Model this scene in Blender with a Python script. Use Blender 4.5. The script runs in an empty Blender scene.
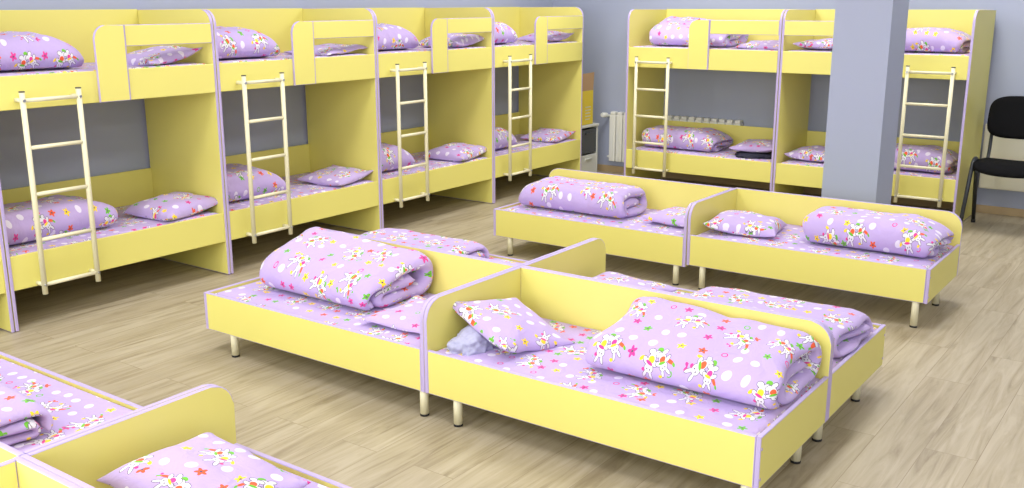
import bpy, bmesh, math, random
from mathutils import Vector, Matrix, noise
PI = math.pi
C = bpy.context.scene.collection
random.seed(4)

# ------------------------------------------------------------------ materials
def new_mat(name):
    m = bpy.data.materials.new(name); m.use_nodes = True
    nt = m.node_tree
    return m, nt, nt.nodes['Principled BSDF']

def srgb(r, g, b):
    f = lambda c: (c/255/12.92) if c/255 <= .04045 else ((c/255+.055)/1.055)**2.4
    return (f(r), f(g), f(b), 1)

def plain(name, col, rough=.5, metal=0., bump=0., bscale=200., var=0.):
    m, nt, p = new_mat(name)
    p.inputs['Base Color'].default_value = col
    p.inputs['Roughness'].default_value = rough
    p.inputs['Metallic'].default_value = metal
    tc = nt.nodes.new('ShaderNodeTexCoord')
    nz = nt.nodes.new('ShaderNodeTexNoise'); nz.inputs['Scale'].default_value = bscale
    nz.inputs['Detail'].default_value = 3
    nt.links.new(tc.outputs['Object'], nz.inputs['Vector'])
    if bump:
        b = nt.nodes.new('ShaderNodeBump'); b.inputs['Strength'].default_value = bump
        b.inputs['Distance'].default_value = .004
        nt.links.new(nz.outputs['Fac'], b.inputs['Height']); nt.links.new(b.outputs['Normal'], p.inputs['Normal'])
    if var:
        mx = nt.nodes.new('ShaderNodeMix'); mx.data_type = 'RGBA'
        mx.inputs['A'].default_value = col
        mx.inputs['B'].default_value = tuple(c*(1-var) for c in col[:3])+(1,)
        nt.links.new(nz.outputs['Fac'], mx.inputs['Factor']); nt.links.new(mx.outputs['Result'], p.inputs['Base Color'])
    return m

class NB:
    """small helper to chain math nodes"""
    def __init__(s, nt): s.nt = nt
    def m(s, op, a, b=None, c=None):
        n = s.nt.nodes.new('ShaderNodeMath'); n.operation = op
        for k, v in enumerate((a, b, c)):
            if v is None: continue
            if isinstance(v, (int, float)): n.inputs[k].default_value = v
            else: s.nt.links.new(v, n.inputs[k])
        return n.outputs[0]
    def add(s, a, b): return s.m('ADD', a, b)
    def sub(s, a, b): return s.m('SUBTRACT', a, b)
    def mul(s, a, b): return s.m('MULTIPLY', a, b)
    def lt(s, a, b): return s.m('LESS_THAN', a, b)
    def gt(s, a, b): return s.m('GREATER_THAN', a, b)
    def mix(s, fac, a, b):
        n = s.nt.nodes.new('ShaderNodeMix'); n.data_type = 'RGBA'
        s.nt.links.new(fac, n.inputs['Factor']) if not isinstance(fac, (int, float)) else setattr(n.inputs['Factor'], 'default_value', fac)
        for k, v in (('A', a), ('B', b)):
            if isinstance(v, tuple): n.inputs[k].default_value = v
            else: s.nt.links.new(v, n.inputs[k])
        return n.outputs['Result']
    def ell(s, x, y, cx, cy, rx, ry, ang=0.):
        dx = s.sub(x, cx); dy = s.sub(y, cy)
        if ang:
            ca, sa = math.cos(ang), math.sin(ang)
            dx, dy = s.add(s.mul(dx, ca), s.mul(dy, sa)), s.sub(s.mul(dy, ca), s.mul(dx, sa))
        dx = s.mul(dx, 1/rx); dy = s.mul(dy, 1/ry)
        return s.lt(s.m('MULTIPLY_ADD', dx, dx, s.mul(dy, dy)), 1.)

def print_fabric(name, base):
    m, nt, p = new_mat(name)
    nb = NB(nt); N = nt.nodes.new; L = nt.links.new
    uv = N('ShaderNodeUVMap'); uv.uv_map = 'UVMap'
    oi = N('ShaderNodeObjectInfo')
    off = N('ShaderNodeCombineXYZ')
    L(nb.mul(oi.outputs['Random'], 7.3), off.inputs[0]); L(nb.mul(oi.outputs['Random'], 13.7), off.inputs[1])
    va = N('ShaderNodeVectorMath'); va.operation = 'ADD'
    L(uv.outputs[0], va.inputs[0]); L(off.outputs[0], va.inputs[1])
    P = va.outputs[0]
    def cells(size, rnd):
        sc = N('ShaderNodeVectorMath'); sc.operation = 'SCALE'; sc.inputs['Scale'].default_value = 1/size
        L(P, sc.inputs[0])
        v = N('ShaderNodeTexVoronoi'); v.voronoi_dimensions = '2D'; v.inputs['Scale'].default_value = 1.
        v.inputs['Randomness'].default_value = rnd
        L(sc.outputs[0], v.inputs['Vector'])
        d = N('ShaderNodeVectorMath'); d.operation = 'SUBTRACT'
        L(sc.outputs[0], d.inputs[0]); L(v.outputs['Position'], d.inputs[1])
        d2 = N('ShaderNodeVectorMath'); d2.operation = 'SCALE'; d2.inputs['Scale'].default_value = size
        L(d.outputs[0], d2.inputs[0])
        s = N('ShaderNodeSeparateXYZ'); L(d2.outputs[0], s.inputs[0])
        cs = N('ShaderNodeSeparateColor'); L(v.outputs['Color'], cs.inputs[0])
        return s.outputs[0], s.outputs[1], cs.outputs[0], cs.outputs[1], cs.outputs[2]
    def rot(x, y, a):
        ca, sa = nb.m('COSINE', a), nb.m('SINE', a)
        return nb.add(nb.mul(x, ca), nb.mul(y, sa)), nb.sub(nb.mul(y, ca), nb.mul(x, sa))
    white = (.76, .74, .81, 1); orange = srgb(240, 95, 50); yellow = srgb(250, 215, 40)
    pink = srgb(225, 60, 150); green = srgb(110, 190, 50); grey = srgb(95, 80, 105)
    col = base
    # small motifs: white dots, stars, ring flowers
    x, y, a, b, c = cells(.082, .5)
    x, y = rot(x, y, nb.mul(c, 6.28))
    r = nb.m('SQRT', nb.m('MULTIPLY_ADD', x, x, nb.mul(y, y)))
    th = nb.m('ARCTAN2', y, x)
    isdot = nb.lt(a, .42)
    dot = nb.mul(nb.ell(x, y, 0, 0, .0185, .0155), isdot)
    col = nb.mix(dot, col, srgb(230, 222, 242))
    star_r = nb.m('MULTIPLY_ADD', nb.m('COSINE', nb.mul(th, 5.)), .0047, .0148)
    isstar = nb.mul(nb.gt(a, .42), nb.lt(a, .91))
    star = nb.mul(nb.lt(r, star_r), isstar)
    sc1 = nb.mix(nb.gt(b, .27), pink, orange); sc2 = nb.mix(nb.gt(b, .52), sc1, yellow); sc3 = nb.mix(nb.gt(b, .80), sc2, green)
    col = nb.mix(star, col, sc3)
    col = nb.mix(nb.mul(nb.lt(r, .0042), isstar), col, grey)
    ring = nb.mul(nb.mul(nb.lt(r, .013), nb.gt(r, .0085)), nb.gt(a, .91))
    col = nb.mix(ring, col, nb.mix(nb.gt(b, .5), pink, green))
    # large motif: two small white rabbits in bright clothes
    x, y, a, b, c = cells(.215, .5)
    x, y = rot(x, y, nb.mul(nb.sub(c, .5), 2.2))
    x = nb.mul(x, .95); y = nb.mul(y, .95)
    clear = nb.ell(x, y, .0, .0, .066, .052)
    col = nb.mix(clear, col, base)
    def rabbit(cx, cy, s, lean, c1, c2, col):
        parts = [(0, .014, .017, .0145, 0), (-.012, .037, .0055, .016, .35), (.012, .038, .0055, .016, -.3), (0, -.014, .0145, .018, 0),
                 (-.02, -.004, .013, .007, .6), (.021, -.006, .013, .007, -.5), (-.012, -.034, .012, .008, 0), (.013, -.034, .012, .008, 0)]
        def put(q, col, colr, grow=0.):
            px, py, rx, ry, an = q
            ca, sa = math.cos(lean), math.sin(lean)
            return nb.mix(nb.ell(x, y, cx+s*(px*ca-py*sa), cy+s*(px*sa+py*ca), s*rx+grow, s*ry+grow, an+lean), col, colr)
        for q in parts: col = put(q, col, grey, .0019)
        for q in parts: col = put(q, col, white)
        col = put((0, -.012, .012, .011, 0), col, c1)
        col = put((-.004, -.001, .015, .005, .2), col, c2)
        col = put((-.006, .017, .0025, .003, 0), col, grey)
        col = put((.006, .017, .0025, .003, 0), col, grey)
        return col
    for (cx, cy, rx, ry, an, cc) in ((.052, -.006, .016, .0055, .5, orange), (.067, .004, .008, .004, .9, green),
                                     (-.055, -.016, .011, .006, -.4, yellow), (-.048, .016, .006, .006, 0, pink),
                                     (.004, -.040, .011, .007, .2, green), (.02, .038, .007, .006, 0, yellow)):
        col = nb.mix(nb.ell(x, y, cx, cy, rx, ry, an), col, cc)
    alt1 = nb.mix(nb.gt(a, .5), orange, yellow); alt2 = nb.mix(nb.gt(a, .5), green, pink)
    col = rabbit(-.022, .0, .98, .30, alt1, alt2, col)
    col = rabbit(.026, -.004, .82, -.45, nb.mix(nb.gt(b, .5), pink, orange), nb.mix(nb.gt(b, .5), yellow, green), col)
    L(col, p.inputs['Base Color'])
    p.inputs['Roughness'].default_value = .85
    p.inputs['Sheen Weight'].default_value = .15
    # soft creases of cotton
    n1 = N('ShaderNodeTexNoise'); n1.inputs['Scale'].default_value = 11.; n1.inputs['Detail'].default_value = 4; n1.inputs['Distortion'].default_value = .8
    L(P, n1.inputs['Vector'])
    bp = N('ShaderNodeBump'); bp.inputs['Strength'].default_value = .6; bp.inputs['Distance'].default_value = .02
    L(n1.outputs['Fac'], bp.inputs['Height']); L(bp.outputs['Normal'], p.inputs['Normal'])
    return m

def floor_mat():
    m, nt, p = new_mat('oak_laminate')
    nb = NB(nt); N = nt.nodes.new; L = nt.links.new
    tc = N('ShaderNodeTexCoord')
    br = N('ShaderNodeTexBrick'); br.offset = .37; br.offset_frequency = 2
    br.inputs['Scale'].default_value = 1.; br.inputs['Brick Width'].default_value = 1.28; br.inputs['Row Height'].default_value = .192
    br.inputs['Mortar Size'].default_value = .0016; br.inputs['Mortar Smooth'].default_value = .3; br.inputs['Bias'].default_value = 0.
    br.inputs['Color1'].default_value = (0, 0, 0, 1); br.inputs['Color2'].default_value = (1, 1, 1, 1); br.inputs['Mortar'].default_value = (.5, .5, .5, 1)
    L(tc.outputs['Object'], br.inputs['Vector'])
    rnd = N('ShaderNodeSeparateColor'); L(br.outputs['Color'], rnd.inputs[0])
    mp = N('ShaderNodeMapping'); mp.inputs['Scale'].default_value = (1.5, 17., 1.)
    L(tc.outputs['Object'], mp.inputs['Vector'])
    off = N('ShaderNodeCombineXYZ'); L(nb.mul(rnd.outputs[0], 31.), off.inputs[0]); L(nb.mul(rnd.outputs[0], 17.), off.inputs[2])
    av = N('ShaderNodeVectorMath'); L(mp.outputs[0], av.inputs[0]); L(off.outputs[0], av.inputs[1])
    g = N('ShaderNodeTexNoise'); g.inputs['Scale'].default_value = 1.1; g.inputs['Detail'].default_value = 7; g.inputs['Roughness'].default_value = .62; g.inputs['Distortion'].default_value = .9
    L(av.outputs[0], g.inputs['Vector'])
    mp2 = N('ShaderNodeMapping'); mp2.inputs['Scale'].default_value = (5., 130., 1.); L(tc.outputs['Object'], mp2.inputs['Vector'])
    g2 = N('ShaderNodeTexNoise'); g2.inputs['Scale'].default_value = 1.; g2.inputs['Detail'].default_value = 3
    L(mp2.outputs[0], g2.inputs['Vector'])
    ramp = N('ShaderNodeValToRGB'); e = ramp.color_ramp.elements
    e[0].position = .30; e[0].color = srgb(136, 123, 99)
    e[1].position = .62; e[1].color = srgb(196, 186, 163)
    k = ramp.color_ramp.elements.new(.44); k.color = srgb(174, 162, 136)
    L(g.outputs['Fac'], ramp.inputs[0])
    c1 = nb.mix(nb.mul(g2.outputs['Fac'], .42), ramp.outputs[0], srgb(160, 147, 122))
    c2 = nb.mix(nb.mul(rnd.outputs[0], .28), c1, srgb(166, 151, 124))
    c3 = nb.mix(nb.mul(br.outputs['Fac'], .55), c2, srgb(120, 100, 74))
    L(c3, p.inputs['Base Color'])
    p.inputs['Roughness'].default_value = .42
    return m

YEL = plain('yellow_laminate', srgb(233, 224, 124), .42, var=.02, bscale=3)
LAV = plain('lavender_edge_band', srgb(190, 174, 220), .45)
CREAM = plain('cream_paint', srgb(232, 226, 192), .6)
FABRIC = print_fabric('lilac_rabbit_print', srgb(190, 168, 220))
FLOOR = floor_mat()
WALL = plain('lilac_grey_paint', srgb(168, 175, 197), .8, bump=.05, bscale=120)
CEIL = plain('white_paint', (.85, .85, .85, 1), .8)
BLACKPLASTIC = plain('black_plastic', (.012, .012, .013, 1), .5)
STEEL = plain('zinc_screw', (.55, .57, .62, 1), .3, 1.)
DARKCAP = plain('grey_plastic_cap', srgb(70, 66, 62), .5)
RADW = plain('white_enamel', srgb(232, 232, 226), .3)
CREAMRAD = plain('ivory_enamel', srgb(226, 222, 202), .35)
BLACKCLOTH = plain('black_upholstery', (.005, .005, .006, 1), .9, bump=.5, bscale=500)
BLACKCLOTH.node_tree.nodes['Principled BSDF'].inputs['Specular IOR Level'].default_value = .15
DARKTUBE = plain('black_tube', srgb(50, 54, 60), .35, .2)
WOODTRIM = plain('oak_skirting', srgb(190, 165, 125), .5, var=.2, bscale=8)
CARDBOARD = plain('brown_cardboard', srgb(186, 150, 112), .85)
YBOX = plain('yellow_carton', srgb(232, 205, 60), .6)
PALEBLUE = plain('pale_grey_cotton', srgb(186, 186, 216), .9, bump=.4, bscale=60, var=.25)
NAVY = plain('dark_cloth', srgb(42, 42, 62), .9, bump=.4, bscale=60)
DARKGLASS = plain('smoky_plastic', srgb(58, 62, 70), .25)
GREYPL = plain('pale_grey_plastic', srgb(214, 216, 214), .4)

# ------------------------------------------------------------------ object helpers
def mesh_obj(name, bm, mats, parent=None, loc=None, smooth=False, recalc=True):
    if recalc: bmesh.ops.recalc_face_normals(bm, faces=bm.faces)
    me = bpy.data.meshes.new(name); bm.to_mesh(me); bm.free()
    for m in (mats if isinstance(mats, (list, tuple)) else [mats]): me.materials.append(m)
    if smooth:
        for f in me.polygons: f.use_smooth = True
    o = bpy.data.objects.new(name, me); C.objects.link(o)
    if parent: o.parent = parent
    if loc: o.location = loc
    return o

def thing(name, label, cat, loc=(0, 0, 0), group=None):
    o = bpy.data.objects.new(name, None); C.objects.link(o); o.location = loc
    o.empty_display_size = .1
    return tag(o, label, cat, group)

def tag(o, label, cat, group=None):
    o['label'] = label; o['category'] = cat
    if group: o['group'] = group
    return o

def struct(name, bm, mats, loc=None):
    o = mesh_obj(name, bm, mats, loc=loc); o['kind'] = 'structure'; return o

def box(bm, x0, x1, y0, y1, z0, z1, mi=0, bevel=0.):
    vs = [bm.verts.new((x, y, z)) for z in (z0, z1) for y in (y0, y1) for x in (x0, x1)]
    fs = [bm.faces.new([vs[i] for i in q]) for q in ((0, 2, 3, 1), (4, 5, 7, 6), (0, 1, 5, 4), (2, 6, 7, 3), (0, 4, 6, 2), (1, 3, 7, 5))]
    for f in fs: f.material_index = mi
    if bevel:
        es = list({e for f in fs for e in f.edges})
        r = bmesh.ops.bevel(bm, geom=es, offset=bevel, segments=2, profile=.6, affect='EDGES')
        for f in r['faces']: f.material_index = mi
    return fs

def panel(bm, outline, axis, c0, c1, T=lambda v: v):
    """board cut to an outline in the two other axes, between c0 and c1 along `axis`; rim faces get slot 1 (edge band)."""
    def pt(a, b, c):
        return T({'x': (c, a, b), 'y': (a, c, b), 'z': (a, b, c)}[axis])
    lo = [bm.verts.new(pt(a, b, c0)) for a, b in outline]
    hi = [bm.verts.new(pt(a, b, c1)) for a, b in outline]
    n = len(outline); caps = [bm.faces.new(lo), bm.faces.new(hi)]
    for i in range(n):
        f = bm.faces.new((lo[i], lo[(i+1) % n], hi[(i+1) % n], hi[i])); f.material_index = 1
    # the edge band is softly rounded and wraps a few millimetres on to the board's face
    es = list({e for f in caps for e in f.edges})
    bmesh.ops.bevel(bm, geom=es, offset=.0035, segments=2, profile=.5, affect='EDGES', material=1)

def rect(a0, a1, b0, b1, round_=(), r=.08, n=8):
    """outline; round_ names corners to round: '00','10','11','01' (a index, b index)"""
    out = []
    for key, a, b, sa, sb, st in (('00', a0, b0, 1, 1, PI), ('10', a1, b0, -1, 1, 1.5*PI), ('11', a1, b1, -1, -1, 0), ('01', a0, b1, 1, -1, .5*PI)):
        if key in round_:
            cx, cy = a+sa*r, b+sb*r
            out += [(cx+r*math.cos(st+k/n*PI/2), cy+r*math.sin(st+k/n*PI/2)) for k in range(n+1)]
        else: out.append((a, b))
    return out

def tube(bm, pts, r, seg=14, cap=True, mi=0):
    pts = [Vector(p) for p in pts]
    rings = []
    up = None
    for i, p in enumerate(pts):
        t = (pts[min(i+1, len(pts)-1)]-pts[max(i-1, 0)]).normalized()
        if up is None:
            up = Vector((0, 0, 1)) if abs(t.z) < .9 else Vector((1, 0, 0))
        s = t.cross(up).normalized(); up = s.cross(t).normalized()
        rr = r[i] if isinstance(r, (list, tuple)) else r
        rings.append([bm.verts.new(p+s*rr*math.cos(2*PI*k/seg)+up*rr*math.sin(2*PI*k/seg)) for k in range(seg)])
    for a, b in zip(rings, rings[1:]):
        for k in range(seg):
            f = bm.faces.new((a[k], a[(k+1) % seg], b[(k+1) % seg], b[k])); f.smooth = True; f.material_index = mi
    if cap:
        f = bm.faces.new(rings[0]); f.material_index = mi
        f = bm.faces.new(rings[-1]); f.material_index = mi

def bent(pts, r, n=6):
    """polyline with rounded corners"""
    pts = [Vector(p) for p in pts]; out = [pts[0]]
    for a, b, c in zip(pts, pts[1:], pts[2:]):
        u = (a-b).normalized(); v = (c-b).normalized()
        p0, p1 = b+u*r, b+v*r
        for k in range(n+1):
            t = k/n; out.append(p0*(1-t)**2+b*2*t*(1-t)+p1*t*t)
    out.append(pts[-1]); return out

def uv_box(bm):
    """metre-true UVs chosen by each face's direction"""
    bm.normal_update(); L = bm.loops.layers.uv.new('UVMap')
    for f in bm.faces:
        n = f.normal; a = max(range(3), key=lambda k: abs(n[k]))
        for l in f.loops:
            c = l.vert.co
            l[L].uv = ((c.x, c.y) if a == 2 else (c.x, c.y+c.z) if a == 1 else (c.x+c.z, c.y))

def mattress_bm(x0, x1, y0, y1, z0, z1, seed=0):
    """softly crowned pad with rounded upper edges"""
    bm = bmesh.new(); nx, ny = 24, 24
    def prof(t): return 1-max(0., abs(2*t-1)-.955)/.045
    g = []
    ts = [0, .008, .02] + [.02+.96*k/(nx-4) for k in range(1, nx-4)] + [.98, .992, 1]
    n = len(ts)
    for j, v in enumerate(ts):
        row = []
        for i, u in enumerate(ts):
            e = min(prof(u), prof(v)); e = max(0, min(1, e))
            drop = .022*(1-math.sqrt(max(0, 1-(1-e)**2)))
            w = noise.noise((u*6+seed*3.1, v*6, seed*1.7))*.0035
            row.append(bm.verts.new((x0+(x1-x0)*u, y0+(y1-y0)*v, z1-drop+w*e)))
        g.append(row)
    for j in range(n-1):
        for i in range(n-1):
            f = bm.faces.new((g[j][i], g[j][i+1], g[j+1][i+1], g[j+1][i])); f.smooth = True
    rim = [g[0][i] for i in range(n)]+[g[j][n-1] for j in range(1, n)]+[g[n-1][i] for i in range(n-2, -1, -1)]+[g[j][0] for j in range(n-2, 0, -1)]
    low = [bm.verts.new((v.co.x, v.co.y, z0)) for v in rim]
    for k in range(len(rim)):
        q = (k+1) % len(rim); bm.faces.new((rim[k], rim[q], low[q], low[k]))
    bm.faces.new(low)
    bmesh.ops.recalc_face_normals(bm, faces=bm.faces); uv_box(bm)
    return bm

# ------------------------------------------------------------------ bedding
def blanket_mesh(name, L, W, H, seed, taper=0., slump=0., nose=0.):
    """quilt folded over itself into a flat roll: one thick layer followed along a spiral, ends showing the layers"""
    t = H/3.; a = W/2
    path = []
    def line(p, q):
        d = math.dist(p, q); n = max(2, int(d/.02))
        path.extend([(p[0]+(q[0]-p[0])*k/n, p[1]+(q[1]-p[1])*k/n) for k in range(n)])
    def arc(cx, cz, r, a0, a1):
        n = max(5, int(abs(a1-a0)*r/.010))
        path.extend([(cx+r*math.cos(a0+(a1-a0)*k/n), cz+r*math.sin(a0+(a1-a0)*k/n)) for k in range(n)])
    zb, zm, zt = t/2, 1.5*t, 2.5*t
    line((a-2.0*t, zm), (-a+2.3*t, zm))
    arc(-a+2.3*t, t, t/2, PI/2, 1.5*PI)
    line((-a+2.3*t, zb), (a-1.5*t, zb))
    arc(a-1.5*t, zm, t, -PI/2, PI/2)
    line((a-1.5*t, zt), (-a+1.5*t, zt))
    arc(-a+1.5*t, zm, t, PI/2, PI*1.42)
    n = len(path); s = [0.]
    for p, q in zip(path, path[1:]): s.append(s[-1]+math.dist(p, q))
    S = s[-1]
    nor = []
    for i in range(n):
        p, q = path[max(i-1, 0)], path[min(i+1, n-1)]
        d = math.hypot(q[0]-p[0], q[1]-p[1]); nor.append((-(q[1]-p[1])/d, (q[0]-p[0])/d))
    vs = [0, .006, .016, .03, .05]; m = 34
    vs = [v for v in vs]+[.05+(L-.1)*k/m for k in range(1, m)]+[L-v for v in reversed(vs)]
    bm = bmesh.new(); UV = bm.loops.layers.uv.new('UVMap')
    rnd = random.Random(seed); jag = [rnd.uniform(-1, 1) for _ in range(8)]
    grid = {}
    for j, v in enumerate(vs):
        d = min(v, L-v); k = .10+.90*math.sqrt(max(0, 1-(1-min(1, d/.05))**2))
        for i in range(n):
            f = s[i]/S
            # ends of the inner turns sit a little further in or out than the outer one
            shift = .020*math.sin(f*9+jag[0]*3)+.010*math.sin(f*21+jag[1]*3)-.012
            e = (v/L-.5)*2
            x = (v-L/2)+shift*e**3
            tip = 1. if 0 < i < n-1 else .15
            for side in (1, -1):
                y = path[i][0]+nor[i][0]*side*t*.49*k*tip
                z = path[i][1]+nor[i][1]*side*t*.49*k*tip
                hz = max(0, min(1, z/H))
                q = Vector((x*3.2+seed*9.1, y*3.2, z*3.2))
                y += noise.noise(q)*.014*hz + noise.noise(q*3+Vector((5, 1, 2)))*.007*hz
                zz = z*(1+.06*noise.noise(Vector((x*4.5+seed*3.3, y*4.5, 2.2))) + .05*math.cos(PI*y/W) + .05*noise.noise(Vector((x*13+seed*3.3, y*13, 8.2))))
                zz *= 1-taper*e*.5
                zz *= 1+slump*(y/a)
                if e > .5: zz *= 1-nose*((e-.5)/.5)**1.2
                zz *= 1-.10*max(0, abs(e)-.8)/.2
                x2 = x+noise.noise(Vector((y*7, z*14, seed*5+(1 if e > 0 else 0))))*.010*abs(e)
                grid[(j, i, side)] = bm.verts.new((x2, y, max(.001, zz)))
    def quad(keys, uvs):
        try: f = bm.faces.new([grid[k] for k in keys])
        except ValueError: return
        f.smooth = True
        for l, w in zip(f.loops, uvs): l[UV].uv = w
    for j in range(len(vs)-1):
        for i in range(n-1):
            for side in (1, -1):
                o = 0 if side == -1 else 3.3
                ks = [(j, i, side), (j, i+1, side), (j+1, i+1, side), (j+1, i, side)]
                us = [(vs[j], s[i]+o), (vs[j], s[i+1]+o), (vs[j+1], s[i+1]+o), (vs[j+1], s[i]+o)]
                quad(ks, us)
        for i in (0, n-1):
            quad([(j, i, 1), (j, i, -1), (j+1, i, -1), (j+1, i, 1)], [(vs[j], s[i]), (vs[j], s[i]+t), (vs[j+1], s[i]+t), (vs[j+1], s[i])])
    for j in (0, len(vs)-1):
        for i in range(n-1):
            quad([(j, i, 1), (j, i+1, 1), (j, i+1, -1), (j, i, -1)], [(0, s[i]), (0, s[i+1]), (t*.2, s[i+1]), (t*.2, s[i])])
    bmesh.ops.recalc_face_normals(bm, faces=bm.faces)
    me = bpy.data.meshes.new(name); bm.to_mesh(me); bm.free(); me.materials.append(FABRIC)
    return me

def pillow_mesh(name, W, D, ht, hb, seed, fold=0.):
    bm = bmesh.new(); UV = bm.loops.layers.uv.new('UVMap'); n = 34
    us = [math.sin((-1+2*k/n)*PI/2) for k in range(n+1)]
    V = {}
    for j, v in enumerate(us):
        for i, u in enumerate(us):
            x = W/2*u*(1-.10*(1-v*v)*abs(u)**3)
            y = D/2*v*(1-.10*(1-u*u)*abs(v)**3)
            h = (max(0, (1-u*u))*max(0, (1-v*v)))**.42
            edge = max(abs(u), abs(v))
            x += noise.noise((u*2+seed*7, v*2, 1))*.012; y += noise.noise((u*2+seed*7, v*2, 9))*.012
            lift = .030*(abs(u*v)**2)*(.6+noise.noise((u*1.3+seed*5, v*1.3, 3))) + fold*(u*u)*.05
            crk = .010*noise.noise((math.atan2(v, u)*2.6+seed, edge*1.4, seed*2.))*edge**2*(1-edge**8)
            for side in (1, -1):
                if edge > .9999 and side == -1: V[(i, j, -1)] = V[(i, j, 1)]; continue
                b = 1+.22*noise.noise((u*1.6+seed*3, v*1.6, side*4.))
                z = (ht*h*b if side == 1 else -hb*h*min(1, b)) + lift + crk
                V[(i, j, side)] = bm.verts.new((x, y, z+hb))
    for j in range(n):
        for i in range(n):
            for side in (1, -1):
                ks = [(i, j), (i+1, j), (i+1, j+1), (i, j+1)]
                if side < 0: ks.reverse()
                try: f = bm.faces.new([V[(a, b, side)] for a, b in ks])
                except ValueError: continue
                f.smooth = True
                for l, (a, b) in zip(f.loops, ks): l[UV].uv = (W/2*us[a]+(0 if side > 0 else 5), D/2*us[b])
    me = bpy.data.meshes.new(name); bm.to_mesh(me); bm.free(); me.materials.append(FABRIC)
    return me

def put(name, me, loc, rot, label, cat, group):
    o = bpy.data.objects.new(name, me); C.objects.link(o)
    o.location = loc; o.rotation_euler = tuple(math.radians(a) for a in rot)
    return tag(o, label, cat, group)

# ------------------------------------------------------------------ the room
XW, YW, X0, Y0, ZC = 8.82, 5.83, -2.2, -3.2, 3.1
bm = bmesh.new(); box(bm, X0, XW, Y0, YW, -.1, 0); struct('floor', bm, FLOOR)
bm = bmesh.new(); box(bm, X0, XW, Y0, YW, ZC, ZC+.1); struct('ceiling', bm, CEIL)
bm = bmesh.new(); box(bm, X0-.15, XW+.15, YW, YW+.15, -.1, ZC+.1); struct('wall_left', bm, WALL)
bm = bmesh.new(); box(bm, XW, XW+.15, Y0, YW, -.1, ZC+.1); struct('wall_back', bm, WALL)
bm = bmesh.new(); box(bm, X0-.15, XW+.15, Y0-.15, Y0, -.1, ZC+.1); struct('wall_right', bm, WALL)
bm = bmesh.new(); box(bm, X0-.15, X0, Y0, YW, -.1, ZC+.1); struct('wall_front', bm, WALL)
bm = bmesh.new(); box(bm, XW-.016, XW, Y0, YW-.016, 0, .065, bevel=.004); struct('baseboard_back', bm, WOODTRIM)
bm = bmesh.new(); box(bm, X0, XW, YW-.016, YW, 0, .065, bevel=.004); struct('baseboard_left', bm, WOODTRIM)
bm = bmesh.new(); box(bm, 6.60, 6.98, 1.785, 2.148, 0, ZC); o = struct('column', bm, WALL)

# ------------------------------------------------------------------ low beds
def low_bed(xf, yfoot, sx, sy, w, ln, zt, label, ztop=.515, lxs=(.022, .51), lys=(.10, .12)):
    """xf: plane of the front rail, yfoot: plane of the foot end; sx, sy: which way width and length run"""
    ox, oy = xf+sx*w/2, yfoot+sy*ln/2
    t = thing('low_bed', label, 'bed', (ox, oy, 0), 'low single beds in the middle of the room')
    T = lambda v: Vector((sx*(v[0]-w/2), sy*(v[1]-ln/2), v[2]))
    zb = zt-.19; th = .018
    bm = bmesh.new(); panel(bm, rect(th+.0005, ln-th-.0005, zb, zt), 'x', 0, th, T); mesh_obj('front_rail', bm, (YEL, LAV), t)
    bm = bmesh.new(); panel(bm, rect(0, w-th-.0005, zb, zt), 'y', 0, th, T); fr = mesh_obj('foot_rail', bm, (YEL, LAV), t)
    for z in (zb+.035, zt-.045):
        bm = bmesh.new(); tube(bm, [T((.010, .0004, z)), T((.010, -.0018, z))], .0055, 10); mesh_obj('screw_cap', bm, LAV, fr)
    bm = bmesh.new(); panel(bm, rect(0, w-th-.0005, zb, ztop, ('01',), .085), 'y', ln-th, ln, T); mesh_obj('headboard', bm, (YEL, LAV), t)
    bm = bmesh.new(); panel(bm, rect(0, ln, zb, ztop, ('01',), .085), 'x', w-th, w, T); mesh_obj('backboard', bm, (YEL, LAV), t)
    bm = bmesh.new(); panel(bm, rect(th+.001, w-th-.001, th+.001, ln-th-.001), 'z', zb+.03, zb+.045, T); mesh_obj('bed_base', bm, (YEL, YEL), t)
    a, b = T((th+.004, th+.004, 0)), T((w-th-.004, ln-th-.005, 0))
    mt = mesh_obj('mattress', mattress_bm(min(a.x, b.x), max(a.x, b.x), min(a.y, b.y), max(a.y, b.y), zb+.045, zt-.007, random.random()*9), FABRIC, t)
    for lx in lxs:
        for ly in (lys[0], ln-lys[1]):
            p = T((lx, ly, 0))
            bm = bmesh.new(); tube(bm, [(p.x, p.y, .010), (p.x, p.y, zb+.029)], .019, 20); lg = mesh_obj('leg', bm, CREAM, t)
            bm = bmesh.new(); tube(bm, [(p.x, p.y, 0), (p.x, p.y, .010)], .0195, 20); mesh_obj('foot_pad', bm, BLACKPLASTIC, lg)
    return t

XA, XAM, WA = 2.917, 3.610, .692
low_bed(XA, 1.088, 1, 1, WA, 1.466, .305, 'low yellow bed in front centre, pillow propped on grey crumpled cloth at its headboard', lys=(.05, .16))
low_bed(XA, 4.00, 1, -1, WA, 1.444, .305, 'low yellow bed in front centre, left of the cross board, with a thick folded quilt', lys=(.19, .021))
low_bed(XAM*2-XA+.062, 1.088, -1, 1, WA+.062, 1.466, .305, 'low yellow bed behind the front centre board, its quilt at the right end', lxs=(.20, .70), lys=(.05, .16))
low_bed(XAM*2-XA+.062, 4.00, -1, -1, WA+.062, 1.444, .305, 'low yellow bed behind the front centre board, far left of the four joined', lxs=(.20, .70), lys=(.19, .03))
XB, WB = 5.345, .705
low_bed(XB, 1.133, 1, 1, WB, 1.405, .335, 'low yellow bed by the grey column, pillow at left and quilt at right', .520, lys=(.063, .10))
low_bed(XB, 4.012, 1, -1, WB, 1.468, .318, 'low yellow bed near the radiator, rolled quilt at its left end', .515, lys=(.13, .07))
XCR, WC = 1.885, .69
XCM = XCR-WC
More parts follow.
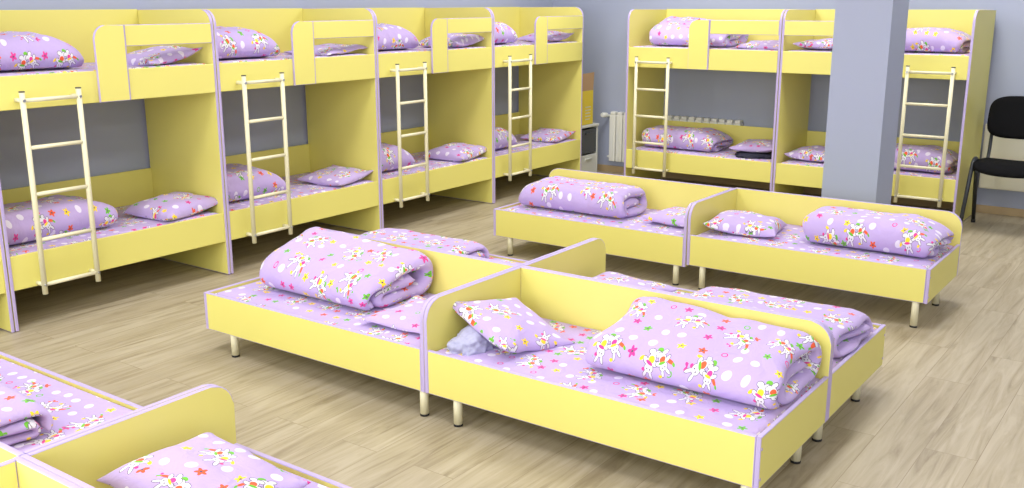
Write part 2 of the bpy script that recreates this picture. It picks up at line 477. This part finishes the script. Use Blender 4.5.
low_bed(XCR, 1.05, -1, 1, WC, 1.438, .305, 'low yellow bed at bottom left with a pillow leaning on its headboard', .525)
low_bed(XCR, 4.03, -1, -1, WC, 1.538, .305, 'low yellow bed at the left edge with a crumpled quilt corner on it', .525)
low_bed(XCM-WC, 1.05, 1, 1, WC, 1.44, .305, 'low yellow bed in the bottom left corner, only its lavender board edges showing', .525)

# ------------------------------------------------------------------ bunk beds
def bunk(name_label, loc, rz, ln, mirror=False, H=1.668, ur=(1.170, 1.343), lr=(.222, .408), gt=1.588, dp=.75, grp='yellow bunk beds', lx=(.150, .460), lbt=.63):
    t = thing('bunk_bed', name_label, 'bunk bed', loc, grp); t.rotation_euler.z = rz
    th = .018
    T = (lambda v: Vector((ln-v[0], v[1], v[2]))) if mirror else (lambda v: Vector(v))
    def mk(name, bm, mats, par=None, smooth=False): return mesh_obj(name, bm, mats, par or t, smooth=smooth)
    for c in (0, ln-th):
        bm = bmesh.new(); panel(bm, rect(0, dp, 0.004, H, ('01',), .085), 'x', c, c+th, T); mk('side_panel', bm, (YEL, LAV))
    a, b = th+.0005, ln-th-.0005
    for nm, (z0, z1) in (('upper_rail', ur), ('lower_rail', lr)):
        bm = bmesh.new(); panel(bm, rect(a, b, z0, z1), 'y', .006, .006+th, T); mk(nm, bm, (YEL, YEL))
    bm = bmesh.new(); panel(bm, rect(a, b, ur[0], H), 'y', dp-th, dp, T); mk('upper_backboard', bm, (YEL, YEL))
    bm = bmesh.new(); panel(bm, rect(a, b, lr[0], lbt), 'y', dp-th, dp, T); mk('lower_backboard', bm, (YEL, YEL))
    # guard: an upright board with a rounded corner, and a bar from it to the end panel
    bm = bmesh.new(); panel(bm, rect(.615, .80, ur[0], gt, ('01',), .07), 'y', -.012, .0055, T); panel(bm, rect(.8005, .8065, ur[0], gt), 'y', -.0105, .0055, T)
    for f in bm.faces:
        if all(abs(T(v.co).x-.8035) < .0035 for v in f.verts): f.material_index = 1
    mk('guard_board', bm, (YEL, LAV))
    bm = bmesh.new(); panel(bm, rect(.807, b, gt-.118, gt), 'y', -.004, .012, T); mk('guard_rail', bm, (YEL, LAV))
    bm = bmesh.new(); panel(bm, rect(.807, b, ur[0], ur[1]), 'y', -.004, .0055, T); mk('guard_apron', bm, (YEL, YEL))
    for k, (nm, (z0, z1)) in enumerate((('upper', ur), ('lower', lr))):
        bm = bmesh.new(); panel(bm, rect(a, b, .0245, dp-th-.0005), 'z', z0+.02, z0+.035, T); mk(nm+'_base', bm, (YEL, YEL))
        mk(nm+'_mattress', mattress_bm(a+.008, b-.008, .028, dp-th-.004, z0+.035, z1+.004, random.random()*9), FABRIC)
    # ladder
    x0, x1, yl, r = lx[0], lx[1], -.062, .0142
    z0, z1 = lr[0]-.034, ur[0]+.092
    bm = bmesh.new()
    for x in (x0, x1): tube(bm, [T((x, yl, z0)), T((x, yl, z1))], r, 12)
    ld = mk('ladder', bm, CREAM)
    zs = [z0+.052+(z1-.042-z0-.052)*k/4 for k in range(5)]
    for z in zs:
        bm = bmesh.new(); tube(bm, [T((x0+.010, yl, z)), T((x1-.010, yl, z))], .0108, 12); mk('rung', bm, CREAM, ld)
    for x in (x0, x1):
        for z in (zs[0], zs[-1]):
            bm = bmesh.new(); tube(bm, [T((x, yl+.008, z)), T((x, .0055 if x < .6 else 0, z))], .0115, 12); mk('bracket', bm, CREAM, ld)
            bm = bmesh.new(); tube(bm, [T((x, yl-r+.003, z)), T((x, yl-r-.005, z))], .0075, 10); mk('bolt', bm, STEEL, ld)
        bm = bmesh.new(); tube(bm, [T((x, yl, z1)), T((x, yl, z1+.006))], r+.001, 12); mk('end_cap', bm, DARKCAP, ld)
    return t

BX0, BP, BY = 2.497, 1.420, 5.06
lab = ['yellow bunk bed cut off by the photo\'s left edge, only a sliver of it showing',
       'large yellow bunk bed at the left, nearest one whose ladder shows, along the left wall',
       'second yellow bunk bed with a ladder from the left, along the left wall',
       'third yellow bunk bed with a ladder from the left, along the left wall',
       'yellow bunk bed ending the left row, next to the yellow carton in the corner']
for i in range(5):
    bunk(lab[i], (BX0+BP*(i-1), BY, 0), 0, BP-.006+(.022 if i == 4 else 0))
XBK, BKL = 7.985, 1.438
bkw = dict(H=1.648, ur=(1.140, 1.317), lr=(.212, .386), gt=1.562, dp=.735, lbt=.588)
bunk('yellow bunk bed at the back wall in front of the white radiator', (XBK, 4.466, 0), -PI/2, BKL, lx=(.135, .45), **bkw)
bunk('yellow bunk bed partly hidden by the grey column, beside the black chair', (XBK, 3.022, 0), -PI/2, BKL+.022, True, lx=(.105, .43), **bkw)

# ------------------------------------------------------------------ bedding on everything
bl = [blanket_mesh('quilt', .80, .47, .166, 1, taper=.16, slump=.30), blanket_mesh('quilt_b', .80, .47, .20, 2, taper=.20, slump=.30),
      blanket_mesh('quilt_c', .82, .44, .175, 3), blanket_mesh('quilt_d', .80, .44, .108, 4), blanket_mesh('quilt_e', .54, .45, .195, 5, slump=.08, nose=.45), blanket_mesh('quilt_f', .76, .44, .178, 6, nose=.28), blanket_mesh('quilt_g', .62, .45, .19, 7, slump=.1, nose=.35)]
pl = [pillow_mesh('pillow', .44, .40, .085, .03, 1), pillow_mesh('pillow_b', .42, .40, .06, .03, 2), pillow_mesh('pillow_c', .44, .42, .042, .018, 3)]
QG, PG = 'folded lilac rabbit-print quilts', 'lilac rabbit-print pillows'
ZA = .299
def quilt(k, x, y, z, rz, label, tx=0, ty=0): return put('folded_quilt', bl[k], (x, y, z), (tx, ty, rz), label, 'quilt', QG)
def pillow(k, x, y, z, rot, label): return put('pillow', pl[k], (x, y, z), rot, label, 'pillow', PG)
# front centre cluster (quilt length runs along Y: rz = -90 puts its smooth side to -X)
quilt(0, 3.345, 1.512, ZA, -90, 'large folded lilac quilt on the front centre bed, nearest the camera at right')
quilt(1, 3.345, 3.455, ZA, -90, 'folded lilac quilt propped on the centre board, on the front bed left of the cross')
quilt(3, 4.00, 1.50, ZA, 90, 'folded lilac quilt just behind the centre board, its end near the right rail')
quilt(3, 4.05, 3.62, ZA-.005, 90, 'lilac quilt behind the centre board at the left, only its top showing')
pillow(1, 3.225, 2.350, ZA+.036, (-9, 16, -106), 'lilac pillow propped on pale crumpled cloth beside the cross headboard')
pillow(2, 3.22, 2.80, ZA, (0, 0, -88), 'flat lilac pillow left of the cross headboard, half hidden behind its rounded corner')
pillow(2, 4.05, 2.29, ZA+.02, (0, 0, 80), 'lilac pillow behind the centre board, just right of the cross board')
# right cluster
quilt(5, 5.74, 1.54, .327, -90, 'folded lilac quilt on the low bed in front of the grey column')
quilt(2, 5.73, 3.51, .310, -90, 'rolled lilac quilt on the low bed near the radiator')
pillow(0, 5.66, 2.30, .327, (0, 3, -80), 'lilac pillow on the low bed by the column, right of its divider board')
pillow(1, 5.72, 2.74, .310, (0, 0, -95), 'lilac pillow tucked behind the rounded divider board of the right-hand low beds')
# bottom left cluster
pillow(0, 1.565, 2.215, ZA+.032, (3, -6, 90), 'plump lilac pillow leaning on the headboard at the bottom left')
quilt(3, 1.40, 3.44, ZA, 86, 'crumpled end of a lilac quilt at the left edge of the photo')
# bunks along the left wall: quilt at the ladder end, pillow under the guard
rows = ['first ladder from the left', 'second ladder from the left', 'third ladder from the left', 'last ladder of the left row']
lowq = [(5, .405), (6, .345), (4, .305), (4, .30)]
upq = [(6, .335), (6, .34), (6, .34), (4, .30)]
for i in range(4):
    x = BX0+BP*i
    k, cx = lowq[i]; quilt(k, x+cx, BY+.37, .412, 0, 'lilac quilt on the lower bunk behind the '+rows[i])
    k, cx = upq[i]; quilt(k, x+cx, BY+.36, 1.347, 0, 'lilac quilt on the upper bunk above the '+rows[i])
    pillow((0, 1, 0, 1)[i], x+1.18, BY+.225, .416, (2, -5, 7), 'lilac pillow on the lower bunk right of the '+rows[i])
    pillow((i+1) % 3, x+1.165, BY+.25, 1.350, (0, -9 if i == 0 else -5, 6), 'lilac pillow behind the guard rail right of the '+rows[i])
# bunks on the back wall
def bk(lx, ly): return (XBK+ly, 4.466-lx)
x, y = bk(.45, .36); quilt(5, x, y, .390, -90, 'lilac quilt on the lower bunk in front of the radiator')
x, y = bk(.50, .38); quilt(1, x, y, 1.321, -90, 'lilac quilt on the upper bunk above the radiator')
x, y = bk(1.17, .36); pillow(1, x, y, .428, (4, -2, -90), 'lilac pillow lying on dark cloth on the lower bunk by the radiator')
x, y = bk(1.19, .32); pillow(2, x, y, 1.323, (5, 0, -90), 'lilac pillow behind the guard rail of the bunk bed by the radiator')
x, y = bk(1.434+.26, .34); pillow(0, x, y, .392, (0, 0, -90), 'lilac pillow on the lower bunk just left of the grey column')
x, y = bk(1.434+.26, .34); pillow(1, x, y, 1.323, (0, 0, -90), 'lilac pillow on the upper bunk just left of the grey column')
x, y = bk(1.434+1.00, .34); quilt(5, x, y, .390, -90, 'lilac quilt on the lower bunk right of the grey column')
x, y = bk(1.434+1.00, .34); quilt(5, x, y, 1.321, -90, 'lilac quilt on the upper bunk right of the grey column')

def crumple(name, loc, sx, sy, sz, mat, seed, label, cat):
    bm = bmesh.new(); bmesh.ops.create_icosphere(bm, subdivisions=5, radius=1.)
    for v in bm.verts:
        p = v.co.copy()
        r = 1+.22*noise.noise(p*1.6+Vector((seed, 0, 0)))+.13*(1-abs(noise.noise(p*3.5+Vector((0, seed, 0))))*2)+.05*(1-2*abs(noise.noise(p*9)))
        z = max(p.z*r, -.15)
        v.co = (p.x*r*sx, p.y*r*sy, (z+.15)*sz)
    o = mesh_obj(name, bm, mat, loc=loc, smooth=True)
    return tag(o, label, cat)
crumple('crumpled_cloth', (3.10, 2.42, ZA-.002), .13, .075, .065, PALEBLUE, 3.3, 'pale crumpled cloth stuffed under the propped pillow on the front centre bed', 'cloth')
x, y = bk(1.19, .30); crumple('dark_cloth', (x, y, .388), .20, .19, .032, NAVY, 7.1, 'dark navy cloth under the pillow on the lower bunk by the radiator', 'cloth')

# ------------------------------------------------------------------ radiator behind the back bunks
t = thing('radiator', 'white sectional radiator on the back wall behind the bunk bed', 'radiator', (8.765, 4.36, 0))
n, y1, pitch = 18, .708, .079
for k in range(n):
    y = y1-pitch*(k+.5)
    bm = bmesh.new()
    box(bm, -.040, .040, y-.035, y+.035, .125, .600, bevel=.010)
    box(bm, -.034, .034, y-.028, y+.028, .600, .632, bevel=.010)
    box(bm, -.046, -.039, y-.012, y+.012, .15, .58, bevel=.003)
    mesh_obj('section', bm, RADW, t)
bm = bmesh.new()
for z in (.165, .585): tube(bm, [(0, y1-.01, z), (0, y1-pitch*n+.01, z)], .018, 12)
mesh_obj('manifold', bm, RADW, t)
bm = bmesh.new(); tube(bm, bent([(0, y1-.01, .585), (0, y1+.045, .585), (.054, y1+.045, .585)], .02), .010, 10); mesh_obj('pipe', bm, RADW, t)
bm = bmesh.new(); tube(bm, [(0, y1+.030, .588), (-.012, y1+.045, .59), (-.06, y1+.060, .595), (-.075, y1+.062, .596)], [.014, .026, .026, .020], 16); mesh_obj('valve_knob', bm, RADW, t)
bm = bmesh.new(); tube(bm, bent([(0, y1-.01, .165), (0, y1+.035, .165), (.054, y1+.035, .165)], .02), .010, 10); mesh_obj('pipe', bm, RADW, t)

# ivory panel heater behind the chair
t = thing('panel_heater', 'flat ivory panel heater on the back wall behind the black chair', 'heater', (8.78, 1.02, 0))
bm = bmesh.new(); box(bm, -.035, .030, -.56, .535, .215, .745, bevel=.012); mesh_obj('front_panel', bm, CREAMRAD, t)
bm = bmesh.new()
for k in range(24): box(bm, -.025, .022, -.54+k*.0445, -.54+k*.0445+.03, .7455, .750)
mesh_obj('grille', bm, CREAMRAD, t)
bm = bmesh.new(); box(bm, .030, .0395, -.4, .4, .30, .66); mesh_obj('wall_bracket', bm, CREAMRAD, t)

# ------------------------------------------------------------------ drawer unit and carton in the corner
t = thing('drawer_unit', 'small white drawer unit with dark front in the corner past the left row', 'drawer unit', (8.405, 5.31, 0))
hx, hy = .18, .20
bm = bmesh.new()
for x in (-hx, hx-.022): box(bm, x, x+.022, -hy, hy, 0.0, .500, bevel=.004)
box(bm, -hx+.022, hx-.022, hy-.018, hy, .02, .495)
mesh_obj('frame', bm, GREYPL, t)
bm = bmesh.new(); box(bm, -hx-.006, hx+.006, -hy-.012, hy, .500, .525, bevel=.006); mesh_obj('top', bm, GREYPL, t)
for z0, z1, mt in ((.235, .480, DARKGLASS), (.02, .222, GREYPL)):
    bm = bmesh.new(); box(bm, -hx+.024, hx-.024, -hy+.004, hy-.02, z0, z1, bevel=.006); d = mesh_obj('drawer', bm, mt, t)
    bm = bmesh.new(); box(bm, -.06, .06, -hy-.008, -hy+.006, z1-.05, z1-.032, bevel=.004); mesh_obj('handle', bm, mt, d)
t = thing('carton', 'yellow cardboard carton with open brown flap on the drawer unit', 'box', (8.365, 5.29, .5255))
hx, hy, h = .145, .16, .335
bm = bmesh.new()
box(bm, -hx, hx, -hy, -hy+.005, 0, h); box(bm, -hx, hx, hy-.005, hy, 0, h)
box(bm, -hx, -hx+.005, -hy+.005, hy-.005, 0, h); box(bm, hx-.005, hx, -hy+.005, hy-.005, 0, h); box(bm, -hx, hx, -hy, hy, -.0004, .004)
mesh_obj('carton_body', bm, YBOX, t)
for q, d in (([(-hx, -hy, h), (hx, -hy, h), (hx+.03, -hy+.01, h+.175), (-hx+.02, -hy+.01, h+.165)], (0, .004, 0)),
             ([(hx, -hy+.03, h), (hx, hy-.01, h), (hx+.06, hy-.01, h+.13), (hx+.06, -hy+.03, h+.13)], (-.004, 0, 0))):
    bm = bmesh.new()
    a = [bm.verts.new(p) for p in q]; b = [bm.verts.new((p[0]+d[0], p[1]+d[1], p[2])) for p in q]
    bm.faces.new(a); bm.faces.new(b)
    for i in range(4): bm.faces.new((a[i], a[(i+1) % 4], b[(i+1) % 4], b[i]))
    mesh_obj('flap', bm, CARDBOARD, t)
bm = bmesh.new(); rr = random.Random(3)
for k in range(5): box(bm, .0, .07+rr.random()*.05, -hy-.0008, -hy, .05+k*.03, .058+k*.03)
mesh_obj('printed_lines', bm, GREYPL, t)

# ------------------------------------------------------------------ black stacking chair
t = thing('stacking_chair', 'black upholstered stacking chair at the right edge beside the bunk bed', 'chair', (8.13, 1.215, 0))
def pad(nx, ny, f, thick):
    bm = bmesh.new(); g = {}
    for side in (0, 1):
        for j in range(ny+1):
            for i in range(nx+1):
                u, v = -1+2*i/nx, -1+2*j/ny
                # squircle outline
                k = (abs(u)**4+abs(v)**4)**.25 if (u or v) else 0
                m = max(abs(u), abs(v)); sc = (m/k) if k else 1
                uu, vv = u*sc, v*sc
                e = max(0, 1-max(abs(u), abs(v))**4)
                g[(i, j, side)] = bm.verts.new(f(uu, vv, (thick/2)*(1 if side else -1)*(.35+.65*e**.5)))
    for side in (0, 1):
        for j in range(ny):
            for i in range(nx):
                bm.faces.new([g[k+(side,)] for k in ((i, j), (i+1, j), (i+1, j+1), (i, j+1))])
    ring = [(i, 0) for i in range(nx)]+[(nx, j) for j in range(ny)]+[(i, ny) for i in range(nx, 0, -1)]+[(0, j) for j in range(ny, 0, -1)]
    for a, b in zip(ring, ring[1:]+ring[:1]): bm.faces.new((g[a+(0,)], g[b+(0,)], g[b+(1,)], g[a+(1,)]))
    return bm
bm = pad(16, 16, lambda u, v, w: (.225*u, .268*v, .515+w-.018*(1-v*v)-(.03*max(0, -u-.5)**2*4)), .075)
mesh_obj('seat', bm, BLACKCLOTH, t, smooth=True)
bm = pad(16, 14, lambda u, v, w: (.275+.045*(v)+.035*(1-u*u)-w, .262*u, .842+.16*v), .05)
mesh_obj('backrest', bm, BLACKCLOTH, t, smooth=True)
for s in (-1, 1):
    y = .282*s
    bm = bmesh.new(); tube(bm, bent([(-.27, y, .018), (-.075, y-.012*s, .545), (.05, y-.012*s, .545), (.245, y, .018)], .06), .0155, 12); lg = mesh_obj('leg_frame', bm, DARKTUBE, t)
    for x in (-.27, .245):
        bm = bmesh.new(); tube(bm, [(x, y, 0), (x, y, .022)], .018, 12); mesh_obj('foot_cap', bm, BLACKPLASTIC, lg)
    bm = bmesh.new(); tube(bm, bent([(-.12, .225*s, .465), (.16, .225*s, .465), (.25, .225*s, .53), (.318, .225*s, .90)], .06), .013, 12); mesh_obj('back_support', bm, DARKTUBE, t)
bm = bmesh.new()
for x in (-.06, .05): tube(bm, [(x, -.27, .463), (x, .27, .463)], .010, 10)
mesh_obj('crossbar', bm, DARKTUBE, t)

# ------------------------------------------------------------------ light
def area(name, loc, rot, sx, sy, e, col):
    l = bpy.data.lights.new(name, 'AREA'); l.shape = 'RECTANGLE'; l.size = sx; l.size_y = sy; l.energy = e; l.color = col
    o = bpy.data.objects.new(name, l); C.objects.link(o); o.location = loc; o.rotation_euler = rot
    return o
for y, es in ((-1.2, (62, 11, 9, 30)), (1.7, (22, 24, 30, 52)), (4.1, (28, 30, 36, 54))):  # strong first lamp is an added fill, standing in for ceiling bounce above the camera
    for x, e in zip((-.6, 2.0, 4.6, 7.2), es):
        area('ceiling_and_fill', (x, y, ZC-.03), (0, 0, 0), 1.2, .6, e, (1, .99, .97))
for y, e in ((-1.1, 56), (1.2, 64), (3.5, 108)):  # unseen windows behind the camera; the last is an added fill for bunk partitions
    area('window_and_fill', (X0+.05, y, 1.8), (0, -PI/2, 0), 1.8, 2.0, e, (.97, .985, 1))

w = bpy.data.worlds.new('World'); bpy.context.scene.world = w; w.use_nodes = True
w.node_tree.nodes['Background'].inputs[0].default_value = (.9, .95, 1, 1)
w.node_tree.nodes['Background'].inputs[1].default_value = .3

# ------------------------------------------------------------------ camera (pose solved from the vanishing points)
f_, pitch, yaw, roll = 983.2, .2398, .6245, -.0014
cam = bpy.data.cameras.new('camera'); co = bpy.data.objects.new('camera', cam); C.objects.link(co)
cam.sensor_fit = 'HORIZONTAL'; cam.sensor_width = 36.; cam.lens = f_/1024*36.; cam.clip_start = .02
fw = Vector((math.cos(pitch)*math.cos(yaw), math.cos(pitch)*math.sin(yaw), -math.sin(pitch)))
rt = Vector((math.sin(yaw), -math.cos(yaw), 0)); up = rt.cross(fw)
rt2 = rt*math.cos(roll)+up*math.sin(roll); up2 = up*math.cos(roll)-rt*math.sin(roll)
M = Matrix((rt2, up2, -fw)).transposed().to_4x4(); M.translation = (0, 0, 1.7)
co.matrix_world = M
S = bpy.context.scene
S.camera = co
S.view_settings.view_transform = 'Standard'; S.view_settings.look = 'None'; S.view_settings.gamma = 1; S.view_settings.use_curve_mapping = False
S.view_settings.exposure = -.11
